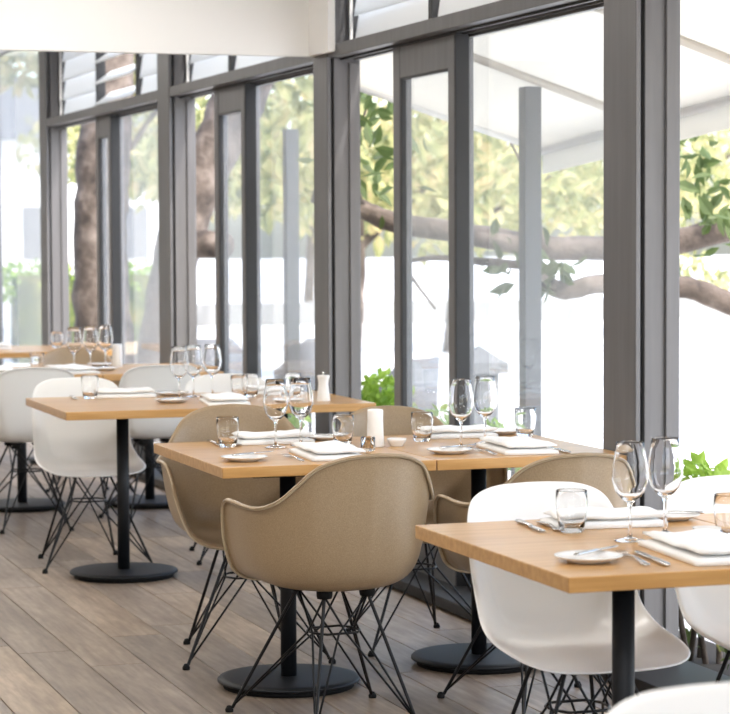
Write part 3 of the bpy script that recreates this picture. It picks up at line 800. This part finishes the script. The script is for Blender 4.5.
add('seat', box('seat', (-.22, -.21, .42), (.22, .21, .45), 'pale_wood', .006), o)
for sx in (-.2, .18):
    add('leg', box('leg', (sx, -.2, 0), (sx+.03, -.17, .42), 'pale_wood'), o)
    add('leg', box('leg', (sx, .17, 0), (sx+.03, .2, .72), 'pale_wood'), o)
add('back_rail', box('back_rail', (-.17, .175, .62), (.18, .195, .72), 'pale_wood', .004), o)
add('back_rail', box('back_rail', (-.17, .175, .50), (.18, .195, .54), 'pale_wood', .004), o)

# far side of the terrace: hedge, low wall, pale trees, pale house
o = add('clipped_hedge', None, None, (6.75, 29.4, -.12)); tag(o, 'clipped dark green hedge beyond the far left pane', 'hedge')
add('hedge_core', box('hedge_core', (-1.6, -.3, 0), (.25, .3, 1.1), 'leaf_dark'), o)
foliage('foliage', [((-1.6+.25*k, 0, 1.0), (.22, .38, .28)) for k in range(8)], 1900, .09, .05, 'leaf_bright', 20, o)
struct(add('garden_wall', box('garden_wall', (8.0, 40.0, -.12), (30.0, 40.3, .28), 'pale_stone', .02)), 'low pale garden wall across the terrace')
def far_tree(x, y, z, r, label, seed, n=1300, material='leaf_pale'):
    o = add('garden_tree', None, None, (x, y, -.12)); tag(o, label, 'tree', 'pale trees beyond the terrace')
    add('trunk', tube('trunk', [limb([(0, 0, 0), (.1, 0, z*.5), (0, .1, z)], .12, .06)], 'bark', 8), o)
    add('limb', tube('limb', [limb([(0, 0, z*.45), (.5*r, .1, z*.7), (.9*r, .1, z*.85)], .06, .02)], 'bark', 6), o)
    foliage('foliage', [((0, 0, z), (r, r, r*.6)), ((r*.7, .2, z-.3*r), (r*.6, r*.6, r*.4)), ((-r*.7, .1, z-.25*r), (r*.6, r*.6, r*.4)), ((.2*r, 0, z-.55*r), (r*.8, r*.6, r*.25))], n, .24, .12, material, seed, o)
far_tree(7.9, 24.2, 3.0, 1.8, 'pale tree behind the door gap beside the second post', 31)
far_tree(11.1, 29.6, 3.2, 2.4, 'pale tree beyond the pane left of the nearest post', 32, 1600)
far_tree(15.4, 33.5, 3.6, 2.7, 'pale tree beyond the opening at the right picture edge', 33)
far_tree(9.2, 37.0, 3.6, 2.0, 'pale tree beyond the middle bay', 34)
far_tree(6.9, 32.5, 4.6, 1.5, 'pale tree above the clipped hedge', 35, 1300)
far_tree(18.5, 40.0, 4.0, 3.0, 'larger pale tree far behind the low garden wall', 36)
far_tree(13.5, 44.0, 4.2, 3.2, 'distant pale tree above the low garden wall', 37)
o = add('pale_house', None, None, (9.5, 62, -.12)); tag(o, 'pale house with a pitched roof far beyond the terrace', 'building')
add('wall', box('wall', (-4, 0, 0), (6, 6, 4.2), 'white_plaster'), o)
add('roof', new_mesh('roof', [(-4.5, -.5, 4.2), (6.5, -.5, 4.2), (6.5, 6.5, 4.2), (-4.5, 6.5, 4.2), (-4.5, 3, 6), (6.5, 3, 6)], [(0, 1, 5, 4), (2, 3, 4, 5), (0, 4, 3), (1, 2, 5), (3, 2, 1, 0)], 'stone'), o)
for k in range(4):
    w = add('window', box('window', (-3+2.3*k, -.06, 1.0), (-1.9+2.3*k, 0, 2.4), 'stone'), o)
